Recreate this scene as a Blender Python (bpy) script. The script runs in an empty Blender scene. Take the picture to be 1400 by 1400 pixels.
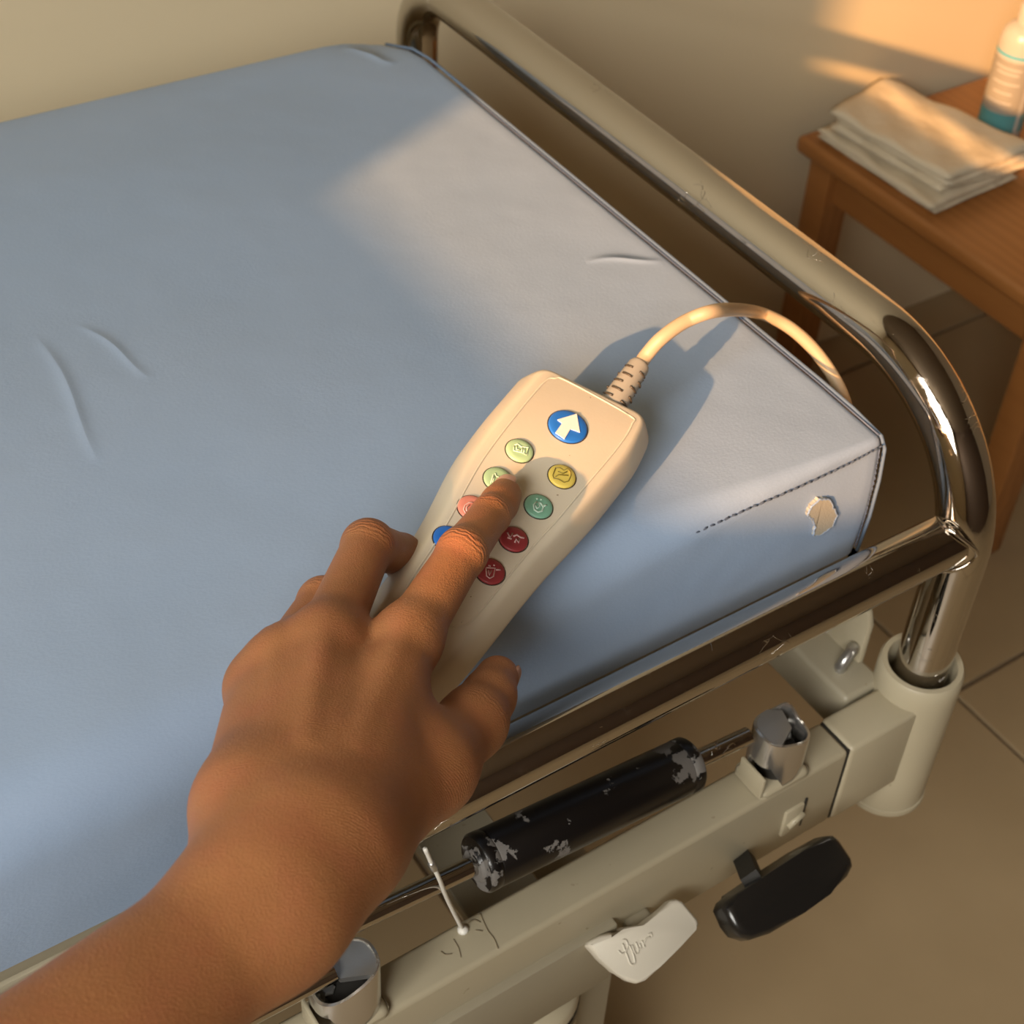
import bpy, bmesh, math, random
import numpy as np
from mathutils import Vector, Matrix
random.seed(3)
SC = bpy.context.scene
COL = SC.collection

# ------------------------------------------------------------------ camera
cam_d = bpy.data.cameras.new('camera'); cam = bpy.data.objects.new('camera', cam_d); COL.objects.link(cam)
rows = [[0.82131, -0.566356, 0.068497], [-0.33498, -0.575963, -0.745692], [0.461778, 0.589499, -0.662761]]
r_, d_, f_ = [Vector(v) for v in rows]
m = Matrix.Identity(4)
for i in range(3):
    m[i][0] = r_[i]; m[i][1] = -d_[i]; m[i][2] = -f_[i]; m[i][3] = (-0.5473, -0.4146, 0.5468)[i]
cam.matrix_world = m
cam_d.sensor_width = 36; cam_d.lens = 53.80
cam_d.shift_x = -80.3 / 1400; cam_d.shift_y = -69.25 / 1400
cam_d.clip_start = 0.01
cam_d.dof.use_dof = True; cam_d.dof.focus_distance = 0.70; cam_d.dof.aperture_fstop = 16
SC.camera = cam

# ------------------------------------------------------------------ light
SC.view_settings.view_transform = 'Standard'; SC.view_settings.look = 'None'
SC.view_settings.gamma = 1; SC.view_settings.use_curve_mapping = False
SC.view_settings.exposure = 0.0
world = bpy.data.worlds.new('sky'); SC.world = world; world.use_nodes = True
wb = world.node_tree.nodes['Background']
wb.inputs[0].default_value = (0.80, 0.88, 1.0, 1); wb.inputs[1].default_value = 1.2

SUN_EL, SUN_AZ = math.radians(21.0), math.radians(24.0)      # travels toward +x, a little +y, down
sd = Vector((math.cos(SUN_EL) * math.cos(SUN_AZ), math.cos(SUN_EL) * math.sin(SUN_AZ), -math.sin(SUN_EL)))
sun_d = bpy.data.lights.new('low_sun', 'SUN'); sun_d.energy = 8.0; sun_d.color = (1.0, 0.50, 0.18); sun_d.angle = math.radians(0.8)
sun = bpy.data.objects.new('low_sun', sun_d); COL.objects.link(sun)
sun.rotation_euler = sd.to_track_quat('-Z', 'Y').to_euler()

def area(name, loc, direction, sx, sy, power, color):
    d = bpy.data.lights.new(name, 'AREA'); d.shape = 'RECTANGLE'; d.size = sx; d.size_y = sy; d.energy = power; d.color = color
    o = bpy.data.objects.new(name, d); COL.objects.link(o); o.location = loc
    o.rotation_euler = Vector(direction).to_track_quat('-Z', 'Z').to_euler(); return o
# daylight through the two windows
area('window_daylight', (-1.80, -1.04, 1.11), (1, 0.1, -0.35), 0.9, 1.4, 78, (1.0, 0.96, 0.88))

# ------------------------------------------------------------------ helpers
def tag(o, label=None, cat=None, group=None, kind=None):
    if label: o['label'] = label
    if cat: o['category'] = cat
    if group: o['group'] = group
    if kind: o['kind'] = kind
    return o
def empty(name, loc=(0, 0, 0)):
    o = bpy.data.objects.new(name, None); COL.objects.link(o); o.location = loc; o.empty_display_size = .02; return o
def obj(name, me, mat, parent=None, smooth=True, auto=None):
    if isinstance(me, bmesh.types.BMesh):
        bm = me; bmesh.ops.recalc_face_normals(bm, faces=bm.faces); me = bpy.data.meshes.new(name); bm.to_mesh(me); bm.free()
    o = bpy.data.objects.new(name, me); COL.objects.link(o)
    if mat: me.materials.append(mat)
    if smooth:
        me.polygons.foreach_set('use_smooth', [True] * len(me.polygons))
        if auto: me.set_sharp_from_angle(angle=math.radians(auto))
    if parent:
        o.parent = parent; o.matrix_parent_inverse = Matrix.Translation(-world_loc(parent))
    return o
def world_loc(o):
    v = Vector((0, 0, 0)); 
    while o: v += Vector(o.location); o = None if o.parent is None else (o.parent if o.type == 'EMPTY' and o.parent else None)
    return v
def V(*a): return Vector(a)
def box(bm, x0, x1, y0, y1, z0, z1, bev=0.0, seg=2):
    vs = [bm.verts.new((x, y, z)) for x in (x0, x1) for y in (y0, y1) for z in (z0, z1)]
    fs = [(0, 1, 3, 2), (4, 6, 7, 5), (0, 4, 5, 1), (2, 3, 7, 6), (0, 2, 6, 4), (1, 5, 7, 3)]
    F = [bm.faces.new([vs[i] for i in f]) for f in fs]
    if bev:
        es = list({e for f in F for e in f.edges})
        bmesh.ops.bevel(bm, geom=es, offset=bev, segments=seg, profile=.5, affect='EDGES')
    return bm
def obox(bm, c, ax, ay, az, hx, hy, hz, bev=0, seg=2):
    c = Vector(c); ax = Vector(ax).normalized(); ay = Vector(ay).normalized(); az = Vector(az).normalized()
    n0 = set(bm.verts)
    box(bm, -hx, hx, -hy, hy, -hz, hz, bev, seg)
    for v in bm.verts:
        if v not in n0: v.co = c + ax * v.co.x + ay * v.co.y + az * v.co.z
    return bm
def frames(pts):
    pts = [Vector(p) for p in pts]; T = []
    for i in range(len(pts)):
        a = pts[max(i - 1, 0)]; b = pts[min(i + 1, len(pts) - 1)]; T.append((b - a).normalized())
    u = T[0].orthogonal().normalized(); out = []
    for t in T:
        u = (u - t * u.dot(t)).normalized(); out.append((t, u, t.cross(u)))
    return pts, out
def tube(bm, pts, r, n=16, caps=True):
    pts, fr = frames(pts); rings = []
    for i, (p, (t, u, w)) in enumerate(zip(pts, fr)):
        rr = r[i] if isinstance(r, (list, tuple)) else r
        rings.append([bm.verts.new(p + (u * math.cos(a) + w * math.sin(a)) * rr) for a in [2 * math.pi * k / n for k in range(n)]])
    for a, b in zip(rings, rings[1:]):
        for k in range(n): bm.faces.new((a[k], a[(k + 1) % n], b[(k + 1) % n], b[k]))
    if caps: bm.faces.new(rings[0]); bm.faces.new(rings[-1][::-1])
    return bm
def lathe(bm, c, axis, prof, n=32, caps=True):
    c = Vector(c); t = Vector(axis).normalized(); u = t.orthogonal().normalized(); w = t.cross(u); rings = []
    for r, h in prof:
        rings.append([bm.verts.new(c + t * h + (u * math.cos(a) + w * math.sin(a)) * r) for a in [2 * math.pi * k / n for k in range(n)]])
    for a, b in zip(rings, rings[1:]):
        for k in range(n): bm.faces.new((a[k], a[(k + 1) % n], b[(k + 1) % n], b[k]))
    if caps: bm.faces.new(rings[0]); bm.faces.new(rings[-1][::-1])
    return bm
def crom(pts, n=8):
    P = [Vector(p) for p in pts]; P = [P[0] * 2 - P[1]] + P + [P[-1] * 2 - P[-2]]; out = []
    for i in range(1, len(P) - 2):
        for k in range(n):
            t = k / n; a, b, c, d = P[i - 1:i + 3]
            out.append(.5 * ((2 * b) + (c - a) * t + (2 * a - 5 * b + 4 * c - d) * t * t + (-a + 3 * b - 3 * c + d) * t ** 3))
    out.append(P[-2]); return out
def prism(bm, poly, nrm, th, bev=0, seg=3):
    nrm = Vector(nrm).normalized(); a = [bm.verts.new(Vector(p)) for p in poly]; b = [bm.verts.new(Vector(p) - nrm * th) for p in poly]
    F = [bm.faces.new(a), bm.faces.new(b[::-1])]; n = len(a)
    for k in range(n): F.append(bm.faces.new((a[k], b[k], b[(k + 1) % n], a[(k + 1) % n])))
    if bev:
        es = list(F[0].edges) + list(F[1].edges)
        bmesh.ops.bevel(bm, geom=es, offset=bev, segments=seg, profile=.5, affect='EDGES')
    return bm

# ------------------------------------------------------------------ materials
def mat(name, col, rough=.5, metal=0, coat=0, sss=0, sssr=(1, .3, .15), spec=.5):
    m = bpy.data.materials.new(name); m.use_nodes = True; nt = m.node_tree; b = nt.nodes['Principled BSDF']
    b.inputs['Base Color'].default_value = (*col, 1); b.inputs['Roughness'].default_value = rough; b.inputs['Metallic'].default_value = metal
    b.inputs['Coat Weight'].default_value = coat; b.inputs['Specular IOR Level'].default_value = spec
    if sss:
        b.inputs['Subsurface Weight'].default_value = sss; b.inputs['Subsurface Radius'].default_value = sssr; b.inputs['Subsurface Scale'].default_value = .004
    return m
class N:
    def __init__(s, m): s.nt = m.node_tree; s.b = s.nt.nodes['Principled BSDF']; s.tc = s.n('ShaderNodeTexCoord').outputs['Object']
    def n(s, t, **k):
        x = s.nt.nodes.new(t)
        for a, v in k.items():
            if hasattr(x, a): setattr(x, a, v)
            else: x.inputs[a.replace('_', ' ')].default_value = v
        return x
    def l(s, a, b): s.nt.links.new(a, b)
    def noise(s, scale, detail=3, vec=None, rough=.5):
        x = s.n('ShaderNodeTexNoise'); x.inputs['Scale'].default_value = scale; x.inputs['Detail'].default_value = detail; x.inputs['Roughness'].default_value = rough
        s.l(vec or s.tc, x.inputs['Vector']); return x.outputs['Fac']
    def scaled(s, v):
        x = s.n('ShaderNodeMapping'); x.inputs['Scale'].default_value = v; s.l(s.tc, x.inputs['Vector']); return x.outputs['Vector']
    def ramp(s, fac, stops):
        x = s.n('ShaderNodeValToRGB'); e = x.color_ramp.elements
        while len(e) < len(stops): e.new(.5)
        for i, (p, c) in enumerate(stops): e[i].position = p; e[i].color = (*c, 1) if len(c) == 3 else c
        s.l(fac, x.inputs[0]); return x.outputs[0]
    def mix(s, fac, a, b):
        x = s.n('ShaderNodeMix'); x.data_type = 'RGBA'
        for sock, v in ((x.inputs[0], fac), (x.inputs[6], a), (x.inputs[7], b)):
            if isinstance(v, (tuple, list)): sock.default_value = (*v, 1)
            elif isinstance(v, (int, float)): sock.default_value = v
            else: s.l(v, sock)
        return x.outputs[2]
    def math(s, op, a, b=0, c=0):
        x = s.n('ShaderNodeMath'); x.operation = op
        for i, v in enumerate((a, b, c)):
            if isinstance(v, (int, float)): x.inputs[i].default_value = v
            else: s.l(v, x.inputs[i])
        return x.outputs[0]
    def bump(s, h, strength=.3, dist=.001, prev=None):
        x = s.n('ShaderNodeBump'); x.inputs['Strength'].default_value = strength; x.inputs['Distance'].default_value = dist
        s.l(h, x.inputs['Height'])
        if prev: s.l(prev, x.inputs['Normal'])
        s.l(x.outputs[0], s.b.inputs['Normal']); return x.outputs[0]
K0, K1 = (0, 0, 0), (1, 1, 1)

M_ = {}
# blue vinyl
m = M_['vinyl'] = mat('blue_vinyl', (.255, .40, .60), .42, spec=.45); n = N(m)
c = n.mix(n.ramp(n.noise(3.5, 4), [(.35, K0), (.7, K1)]), (.265, .355, .50), (.295, .38, .52)); n.l(c, n.b.inputs['Base Color'])
n.l(n.math('MULTIPLY_ADD', n.noise(6, 3), .22, .32), n.b.inputs['Roughness'])
vor = n.n('ShaderNodeTexVoronoi'); vor.inputs['Scale'].default_value = 1000; n.l(n.scaled((.55, 1, 1)), vor.inputs['Vector'])
b1 = n.bump(vor.outputs['Distance'], .16, .0004)
b2 = n.bump(n.noise(420, 3), .12, .0005, b1)
b3 = n.bump(n.noise(14, 2), .35, .006, b2)
def crease(n, a, b, w, prev, st):
    # raised fold along the segment a-b, seen from above
    sp = n.n('ShaderNodeSeparateXYZ'); n.l(n.tc, sp.inputs[0]); dx, dy = b[0] - a[0], b[1] - a[1]; L2 = dx * dx + dy * dy
    px = n.math('SUBTRACT', sp.outputs[0], a[0]); py = n.math('SUBTRACT', sp.outputs[1], a[1])
    t = n.math('DIVIDE', n.math('ADD', n.math('MULTIPLY', px, dx), n.math('MULTIPLY', py, dy)), L2)
    q = n.math('DIVIDE', n.math('SUBTRACT', n.math('MULTIPLY', px, dy), n.math('MULTIPLY', py, dx)), math.sqrt(L2))
    q = n.math('ADD', q, n.math('MULTIPLY', n.math('SINE', n.math('MULTIPLY', t, 5.0)), .003))
    along = n.math('MULTIPLY', n.math('MULTIPLY', t, n.math('SUBTRACT', 1.0, t)), 4.0)
    along = n.math('MAXIMUM', along, 0.0)
    h = n.math('MULTIPLY', n.math('POWER', 2.718, n.math('MULTIPLY', n.math('POWER', n.math('ABSOLUTE', n.math('DIVIDE', q, w)), 1.5), -1.0)), along)
    return n.bump(h, st, .003, prev)
for ca, cb, cw, cs in (((-0.3716, 0.3134, 0.0000), (-0.3791, 0.1894, 0.0000), .0035, .5), ((-0.3480, 0.3112, 0.0000), (-0.3285, 0.2414, 0.0000), .003, .4), ((-0.0506, 0.2235, 0.0000), (-0.0044, 0.2037, 0.0000), .003, .6), ((-0.0461, 0.5507, 0.0000), (-0.0225, 0.5085, 0.0000), .005, .8)):
    b3 = crease(n, ca, cb, cw, b3, cs)
M_['vinyl_edge'] = mat('blue_vinyl_piping', (.13, .18, .26), .65, spec=.2)
M_['vinyl_dark'] = mat('blue_vinyl_seam', (.10, .13, .20), .5)
M_['thread'] = mat('grey_blue_thread', (.05, .07, .11), .7)
m = M_['backing'] = mat('torn_fabric_backing', (.38, .36, .30), .85); n = N(m); n.bump(n.noise(900, 2), .5, .0005)
# chrome
m = M_['chrome'] = mat('worn_chrome', (.52, .485, .44), .10, 1); n = N(m)
sc = n.ramp(n.noise(90, 6, n.scaled((1, .35, 1)), .7), [(.56, K0), (.68, K1)])
n.l(n.math('MULTIPLY_ADD', sc, .20, .055), n.b.inputs['Roughness'])
vs = n.n('ShaderNodeTexVoronoi'); vs.feature = 'DISTANCE_TO_EDGE'; vs.inputs['Scale'].default_value = 75
wrp = n.n('ShaderNodeVectorMath'); wrp.operation = 'ADD'; n.l(n.tc, wrp.inputs[0])
nz = n.n('ShaderNodeTexNoise'); nz.inputs['Scale'].default_value = 30; n.l(n.tc, nz.inputs['Vector'])
sv = n.n('ShaderNodeVectorMath'); sv.operation = 'SCALE'; sv.inputs['Scale'].default_value = .06; n.l(nz.outputs['Color'], sv.inputs[0]); n.l(sv.outputs[0], wrp.inputs[1]); n.l(wrp.outputs[0], vs.inputs['Vector'])
line = n.ramp(vs.outputs['Distance'], [(.0, K1), (.012, K0)])
msk = n.ramp(n.noise(24, 4), [(.60, K0), (.64, K1)])
n.bump(n.math('MULTIPLY', line, msk), .8, .0005)
M_['chrome_soft'] = mat('satin_chrome', (.62, .61, .59), .22, .9)
M_['steel'] = mat('dull_plated_steel', (.50, .50, .49), .28, .85)
# painted frame
def paint(name, col, dirt=(.22, .17, .10), rough=.42, amt=1):
    m = mat(name, col, rough); n = N(m)
    g = n.ramp(n.noise(9, 5), [(.45, K0), (.75, K1)]); c0 = n.mix(n.math('MULTIPLY', g, .35 * amt), col, tuple(x * .78 for x in col))
    sp = n.ramp(n.noise(130, 3), [(.72, K0), (.76, K1)]); c1 = n.mix(n.math('MULTIPLY', sp, .8 * amt), c0, dirt)
    n.l(c1, n.b.inputs['Base Color']); n.bump(n.noise(180, 2), .08, .0005); return m
M_['frame'] = paint('cream_painted_steel', (.42, .37, .26))
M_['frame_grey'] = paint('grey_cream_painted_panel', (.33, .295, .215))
M_['white_plastic'] = mat('white_plastic', (.60, .56, .47), .38)
M_['black_plastic'] = mat('black_plastic', (.012, .011, .010), .22)
M_['crack'] = mat('paint_crack_line', (.20, .16, .10), .8)
M_['dark'] = mat('cavity_shade_and_stem', (.02, .018, .015), .7)  # recess shade painted as dark fill; also the dark handle stem's own colour
M_['tie'] = mat('off_white_plastic_tie', (.72, .70, .64), .4)
# chipped black grip
m = M_['grip'] = mat('chipped_black_grip', (.01, .01, .01), .25); n = N(m)
gx = n.n('ShaderNodeSeparateXYZ'); n.l(n.tc, gx.inputs[0])
endw = n.math('MULTIPLY', n.math('POWER', n.math('MULTIPLY', n.math('ABSOLUTE', n.math('ADD', gx.outputs[0], .216)), 14.3), 4), .16)
ch = n.math('ADD', n.math('ADD', n.noise(55, 6, None, .62), n.math('MULTIPLY', n.noise(16, 2), .50)), endw)
cr = n.ramp(ch, [(.885, K0), (.90, K1)])
n.l(n.mix(cr, (.006, .005, .005), (.15, .14, .13)), n.b.inputs['Base Color']); n.l(n.math('MULTIPLY_ADD', cr, .40, .30), n.b.inputs['Roughness'])
n.bump(n.math('MULTIPLY', cr, -1), .6, .0006)
# remote plastics
m = M_['remote'] = mat('cream_plastic', (.66, .58, .45), .42, sss=.1, sssr=(1, .8, .5)); n = N(m); 
n.l(n.mix(n.ramp(n.noise(330, 2), [(.77, K0), (.80, K1)]), (.66, .58, .45), (.30, .22, .13)), n.b.inputs['Base Color']); n.bump(n.noise(700, 2), .12, .0003)
M_['cable'] = mat('beige_cable_rubber', (.50, .37, .23), .5)
M_['relief'] = mat('grey_strain_relief', (.34, .31, .26), .5)
for k, c in dict(blue=(.02, .16, .60), palegreen=(.42, .60, .34), yellow=(.80, .60, .12), teal=(.20, .42, .30), salmon=(.80, .28, .20), maroon=(.32, .04, .045), white=(.82, .80, .75), line_dark=(.06, .045, .03), icon_pale=(.62, .74, .52), icon_teal=(.50, .66, .56), icon_olive=(.30, .22, .04), icon_pink=(.62, .38, .36), icon_salmon=(.92, .55, .45)).items():
    M_[k] = mat(k + '_rubber', c, .4)
# skin
m = M_['skin'] = mat('brown_skin', (.42, .19, .09), .5, sss=.15, sssr=(1, .35, .18)); n = N(m)
n.b.inputs['Subsurface Scale'].default_value = .003
at = n.n('ShaderNodeAttribute'); at.attribute_name = 'crease'; al = n.n('ShaderNodeAttribute'); al.attribute_name = 'along'
base = n.mix(n.ramp(n.noise(22, 5), [(.3, K0), (.7, K1)]), (.285, .112, .041), (.375, .155, .058))
base = n.mix(n.math('MULTIPLY', n.ramp(n.noise(60, 4), [(.45, K0), (.75, K1)]), .35), base, (.36, .11, .055))
base = n.mix(n.math('MULTIPLY', n.math('POWER', at.outputs['Fac'], 2), .30), base, (.36, .10, .055)); n.l(base, n.b.inputs['Base Color'])
n.l(n.math('MULTIPLY_ADD', n.noise(35, 3), .18, .40), n.b.inputs['Roughness'])
wav = n.math('SINE', n.math('ADD', n.math('MULTIPLY', al.outputs['Fac'], 2600), n.math('MULTIPLY', n.noise(150, 3), 16)))
h1 = n.bump(n.math('MULTIPLY', wav, at.outputs['Fac']), .45, .00040)
vk = n.n('ShaderNodeTexVoronoi'); vk.inputs['Scale'].default_value = 1150; n.l(n.scaled((1, 1.7, 1)), vk.inputs['Vector'])
h2 = n.bump(vk.outputs['Distance'], .35, .0005, h1)
n.bump(n.noise(200, 4), .22, .0007, h2)
M_['nail'] = mat('fingernail', (.58, .32, .24), .28, sss=.2)
# room
def wallmat(name, col):
    m = mat(name, col, .75, spec=.25); n = N(m); n.l(n.mix(n.noise(2.5, 4), col, tuple(x * .92 for x in col)), n.b.inputs['Base Color']); n.bump(n.noise(120, 3), .12, .001); return m
M_['wall'] = wallmat('cream_wall_paint', (.76, .655, .455)); M_['wall_dark'] = wallmat('low_bounce_brown_wall', (.09, .06, .04)); M_['wall_tan'] = wallmat('low_bounce_tan_wall', (.26, .20, .13)); M_['ceiling'] = wallmat('low_bounce_brown_ceiling', (.17, .125, .08))  # unseen front, right and ceiling tones chosen to cut bounce light and reflections
m = M_['tile'] = mat('beige_floor_tile', (.42, .33, .22), .34); n = N(m); n.l(n.mix(n.ramp(n.noise(5, 6), [(.3, K0), (.75, K1)]), (.33, .245, .14), (.39, .295, .175)), n.b.inputs['Base Color']); n.bump(n.noise(30, 2), .05, .001)
M_['grout'] = mat('brown_grout', (.15, .105, .065), .9)
m = M_['wood'] = mat('orange_brown_wood', (.45, .20, .06), .42); n = N(m)
wv = n.n('ShaderNodeTexWave'); wv.bands_direction = 'X'; wv.inputs['Scale'].default_value = 9; wv.inputs['Distortion'].default_value = 6; wv.inputs['Detail'].default_value = 3; wv.inputs['Detail Scale'].default_value = 1.5
n.l(n.scaled((2.2, .25, 2.2)), wv.inputs['Vector'])
n.l(n.mix(wv.outputs['Fac'], (.36, .150, .042), (.31, .125, .034)), n.b.inputs['Base Color'])
m = M_['towel'] = mat('off_white_cotton', (.64, .56, .42), .9, spec=.15); n = N(m); b1 = n.bump(n.noise(700, 2), .5, .001); n.bump(n.noise(45, 3), .6, .004, b1)
M_['bottle'] = mat('white_bottle_plastic', (.46, .43, .38), .3)
M_['label_teal'] = mat('teal_label_print', (.08, .26, .27), .4)
M_['label_cyan'] = mat('cyan_label_stripe', (.05, .38, .46), .4)
M_['label_grey'] = mat('grey_label_print', (.30, .27, .22), .5)
M_['label_line'] = mat('label_text_print', (.30, .25, .18), .5)

# ------------------------------------------------------------------ room shell
FZ = -0.72; WY_ = 0.743; XL = -1.75; XR = 2.3; YF = -2.2; CZ = 1.75
fl = tag(obj('floor', box(bmesh.new(), XL - .1, XR + .1, YF - .1, WY_ + .1, FZ - .06, FZ - .004), M_['grout'], smooth=False), kind='structure')
tbm = {}
def tile(x0, x1, y0, y1):
    key = (round(x1 - x0, 3), round(y1 - y0, 3))
    if key not in tbm:
        bm = box(bmesh.new(), 0, key[0], 0, key[1], 0, .006, .0012, 1); me = bpy.data.meshes.new('floor_tile'); bm.to_mesh(me); bm.free(); me.materials.append(M_['tile']); tbm[key] = me
    o = bpy.data.objects.new('floor_tile', tbm[key]); COL.objects.link(o); o.location = (x0, y0, FZ - .006); o.parent = fl
g = .0025
xs = [.482 + .6 * k for k in range(-4, 4)]; ys = [.188 + .486 * k for k in range(-5, 3)]
for a, b in zip(xs, xs[1:]):
    for c_, d in zip(ys, ys[1:]):
        x0, x1 = max(a + g, XL), min(b - g, XR); y0, y1 = max(c_ + g, YF), min(d - g, WY_)
        if x1 - x0 > .01 and y1 - y0 > .01: tile(x0, x1, y0, y1)
tag(obj('wall_back', box(bmesh.new(), XL - .1, XR + .1, WY_, WY_ + .1, FZ - .05, CZ + .1), M_['wall'], smooth=False), kind='structure')
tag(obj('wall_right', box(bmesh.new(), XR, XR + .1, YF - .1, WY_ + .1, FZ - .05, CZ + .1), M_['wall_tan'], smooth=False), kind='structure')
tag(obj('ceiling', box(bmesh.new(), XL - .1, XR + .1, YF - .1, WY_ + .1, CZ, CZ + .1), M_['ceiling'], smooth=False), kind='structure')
# left wall with the window the low sun enters by; sill and jamb throw the edge of the sun patch
WY1, WY0, WZ0, WZ1 = -0.315, -1.75, 0.650, 1.55
bm = bmesh.new()
box(bm, XL - .1, XL, WY1, WY_ + .1, FZ - .05, CZ + .1); box(bm, XL - .1, XL, YF - .1, WY0, FZ - .05, CZ + .1)
box(bm, XL - .1, XL, WY0, WY1, FZ - .05, WZ0); box(bm, XL - .1, XL, WY0, WY1, WZ1, CZ + .1)
tag(obj('wall_left', bm, M_['wall'], smooth=False), kind='structure')
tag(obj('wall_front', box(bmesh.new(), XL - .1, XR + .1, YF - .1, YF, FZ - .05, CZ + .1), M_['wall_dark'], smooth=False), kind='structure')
bm = bmesh.new()
for a in (WY0, (WY0 + WY1) / 2 - .02, WY1 - .04): box(bm, XL - .07, XL - .03, a, a + .04, WZ0, WZ1)
for a in (WZ0, WZ1 - .04): box(bm, XL - .07, XL - .03, WY0, WY1, a, a + .04)
tag(obj('window_1', bm, M_['white_plastic'], smooth=False), kind='structure')

# ------------------------------------------------------------------ mattress
def mattress():
    root = tag(empty('mattress', (0, 0, -.092)), 'thick blue vinyl examination mattress with a torn patch at its stitched corner', 'mattress')
    T, Wd, Lm = .092, .56, 1.74
    X = [0, -.0008, -.003, -.006, -.012, -.02] + [-.02 - .02 * k for k in range(1, 30)] + [-.62 - .14 * k for k in range(0, 8)] + [-Lm]
    X = [x for x in X if x >= -Lm]
    bm = bmesh.new(); rings = []
    for x in X:
        e = max(0, 1 - (-x) / .006); end = .004 * (1 - math.sqrt(max(0, 1 - e * e)))
        k = min(1, max(0, (-x - .01) / .26)); k = k * k * (3 - 2 * k)
        rn = .005 + .031 * k                                     # near edge grows rounder away from the stitched corner
        rf = .006
        pr = []
        pr.append((Wd - .002, -T)); pr.append((Wd, -T + .004)); pr.append((Wd, -rf))
        for a in (30, 60, 90): pr.append((Wd - rf + rf * math.cos(math.radians(a)), -rf + rf * math.sin(math.radians(a))))
        for q in range(1, 24): 
            y = (Wd - rf) + (rn - (Wd - rf)) * q / 24; pr.append((y, .0035 * math.sin(math.pi * q / 24) ** .5 * k + .0012 * math.sin(y * 23 + x * 9) * k))
        for a in range(0, 91, 10):
            a = math.radians(a); pr.append((rn - rn * math.sin(a), -rn + rn * math.cos(a)))
        for q in range(1, 7):
            z = -rn + (-T + rn) * q / 6; pr.append((-.003 * math.sin(math.pi * q / 6) * (1 - .5 * k), z))
        pr.append((.006, -T - .001))
        rings.append([bm.verts.new((x, y + (-end if y > .3 else end), z - (end if z > -.02 else -end * .5))) for y, z in pr])
    def sst(t): t = max(0, min(1, t)); return t * t * (3 - 2 * t)
    def corner(p):
        c_ = sst((p.y - .50) / .06) * sst((p.x + .06) / .06); d_ = sst((p.y - .35) / .21) * (1 if p.z > -.04 else .3)
        q = Vector(p); q.x -= .012 * c_ * sst((p.y - .53) / .03); q.y -= .006 * c_ * sst((p.x + .03) / .03); q.z -= .006 * c_ * (1 if p.z > -.05 else -.3)
        c2 = sst((.06 - p.y) / .06) * sst((p.x + .05) / .05)
        if p.z > -.05: q.z -= .0015 * c2
        return q
    for rg in rings:
        for v in rg: v.co = corner(v.co)
    for a, b in zip(rings, rings[1:]):
        for k in range(len(a)): bm.faces.new((a[k], a[(k + 1) % len(a)], b[(k + 1) % len(a)], b[k]))
    bm.faces.new(rings[0]); bm.faces.new(rings[-1][::-1])
    obj('cover', bm, M_['vinyl'], root, auto=50)
    # piping round the end edge
    bm = bmesh.new(); tube(bm, [(.0015, Wd - .004, -.001)] + [(.0015, Wd * (1 - k / 20), -.0005) for k in range(1, 20)] + [(.0012, .004, -.0025), (.0008, -.0006, -.008), (.0004, -.0030, -.03), (.0004, -.0032, -.06), (.0004, -.001, -.090)], .0012, 8)
    for v in bm.verts: v.co = corner(v.co)
    obj('piping', bm, M_['vinyl_edge'], root)
    bm = bmesh.new(); tube(bm, [(-.0014, Wd * (1 - k / 20) + .002, .0000) for k in range(4, 20)] + [(-.0016, .004, -.0002)], .0005, 6)
    for v in bm.verts: v.co = corner(v.co)
    obj('seam_line', bm, M_['vinyl_dark'], root)
    # stitches
    bm = bmesh.new()
    sp = crom([(-.003, -.0006, -.0058), (-.03, -.0012, -.0075), (-.065, -.0008, -.0085), (-.10, .0008, -.0095), (-.135, .0030, -.0125)], 12)
    d = 0; lastp = sp[0]; seg = []
    for p in sp: 
        seg.append(p)
    tot = [seg[0]]
    nst = 30
    for k in range(nst):
        t = k / nst * (len(sp) - 1); i = int(t); a = sp[i].lerp(sp[min(i + 1, len(sp) - 1)], t - i)
        t2 = (k + .62) / nst * (len(sp) - 1); j = int(t2); b = sp[j].lerp(sp[min(j + 1, len(sp) - 1)], t2 - j)
        jit = .0004 * math.sin(k * 2.3); a = a + V(0, -.0006, .0005 + jit); b = b + V(0, -.0006, .0005 - jit)
        tube(bm, [a, (a + b) / 2 + V(0, -.0005, .0006), b], .0006, 6)
    for k in range(19):
        z = -.010 - k * .0039; x = -.0055 - .0003 * math.sin(k); y = -.0022 - .0022 * math.sin(math.pi * min(1, (-z) / .09))
        tube(bm, [(x, y, z), (x - .0003, y - .0006, z - .0012), (x, y, z - .0025)], .00045, 6)
    o = obj('stitching', bm, M_['thread'], root); o['kind'] = 'stuff'
    bm = bmesh.new(); tube(bm, [p + V(0, -.0004, .0002) for p in sp], .00035, 6); tube(bm, [(-.0055, -.0022 - .0022 * math.sin(math.pi * min(1, k * .0045 / .09)), -.006 - k * .0045) for k in range(18)], .00035, 6)
    obj('seam_fold', bm, M_['vinyl_dark'], root)
    # torn patch showing the backing
    pts = [(-0.0549, -0.0052, -0.0283), (-0.0531, -0.0052, -0.0247), (-0.0492, -0.0052, -0.0227), (-0.0440, -0.0052, -0.0241), (-0.0390, -0.0052, -0.0287), (-0.0343, -0.0052, -0.0366), (-0.0303, -0.0052, -0.0437), (-0.0322, -0.0052, -0.0474), (-0.0321, -0.0052, -0.0521), (-0.0381, -0.0052, -0.0532), (-0.0441, -0.0052, -0.0537), (-0.0464, -0.0052, -0.0508), (-0.0467, -0.0052, -0.0449), (-0.0509, -0.0052, -0.0365), (-0.0553, -0.0052, -0.0315)]
    loop = []
    for a, b in zip(pts, pts[1:] + pts[:1]):
        for k in range(4):
            p = Vector(a).lerp(Vector(b), k / 4); p += V(random.uniform(-1, 1) * .0007, 0, random.uniform(-1, 1) * .0007); loop.append(p)
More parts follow.
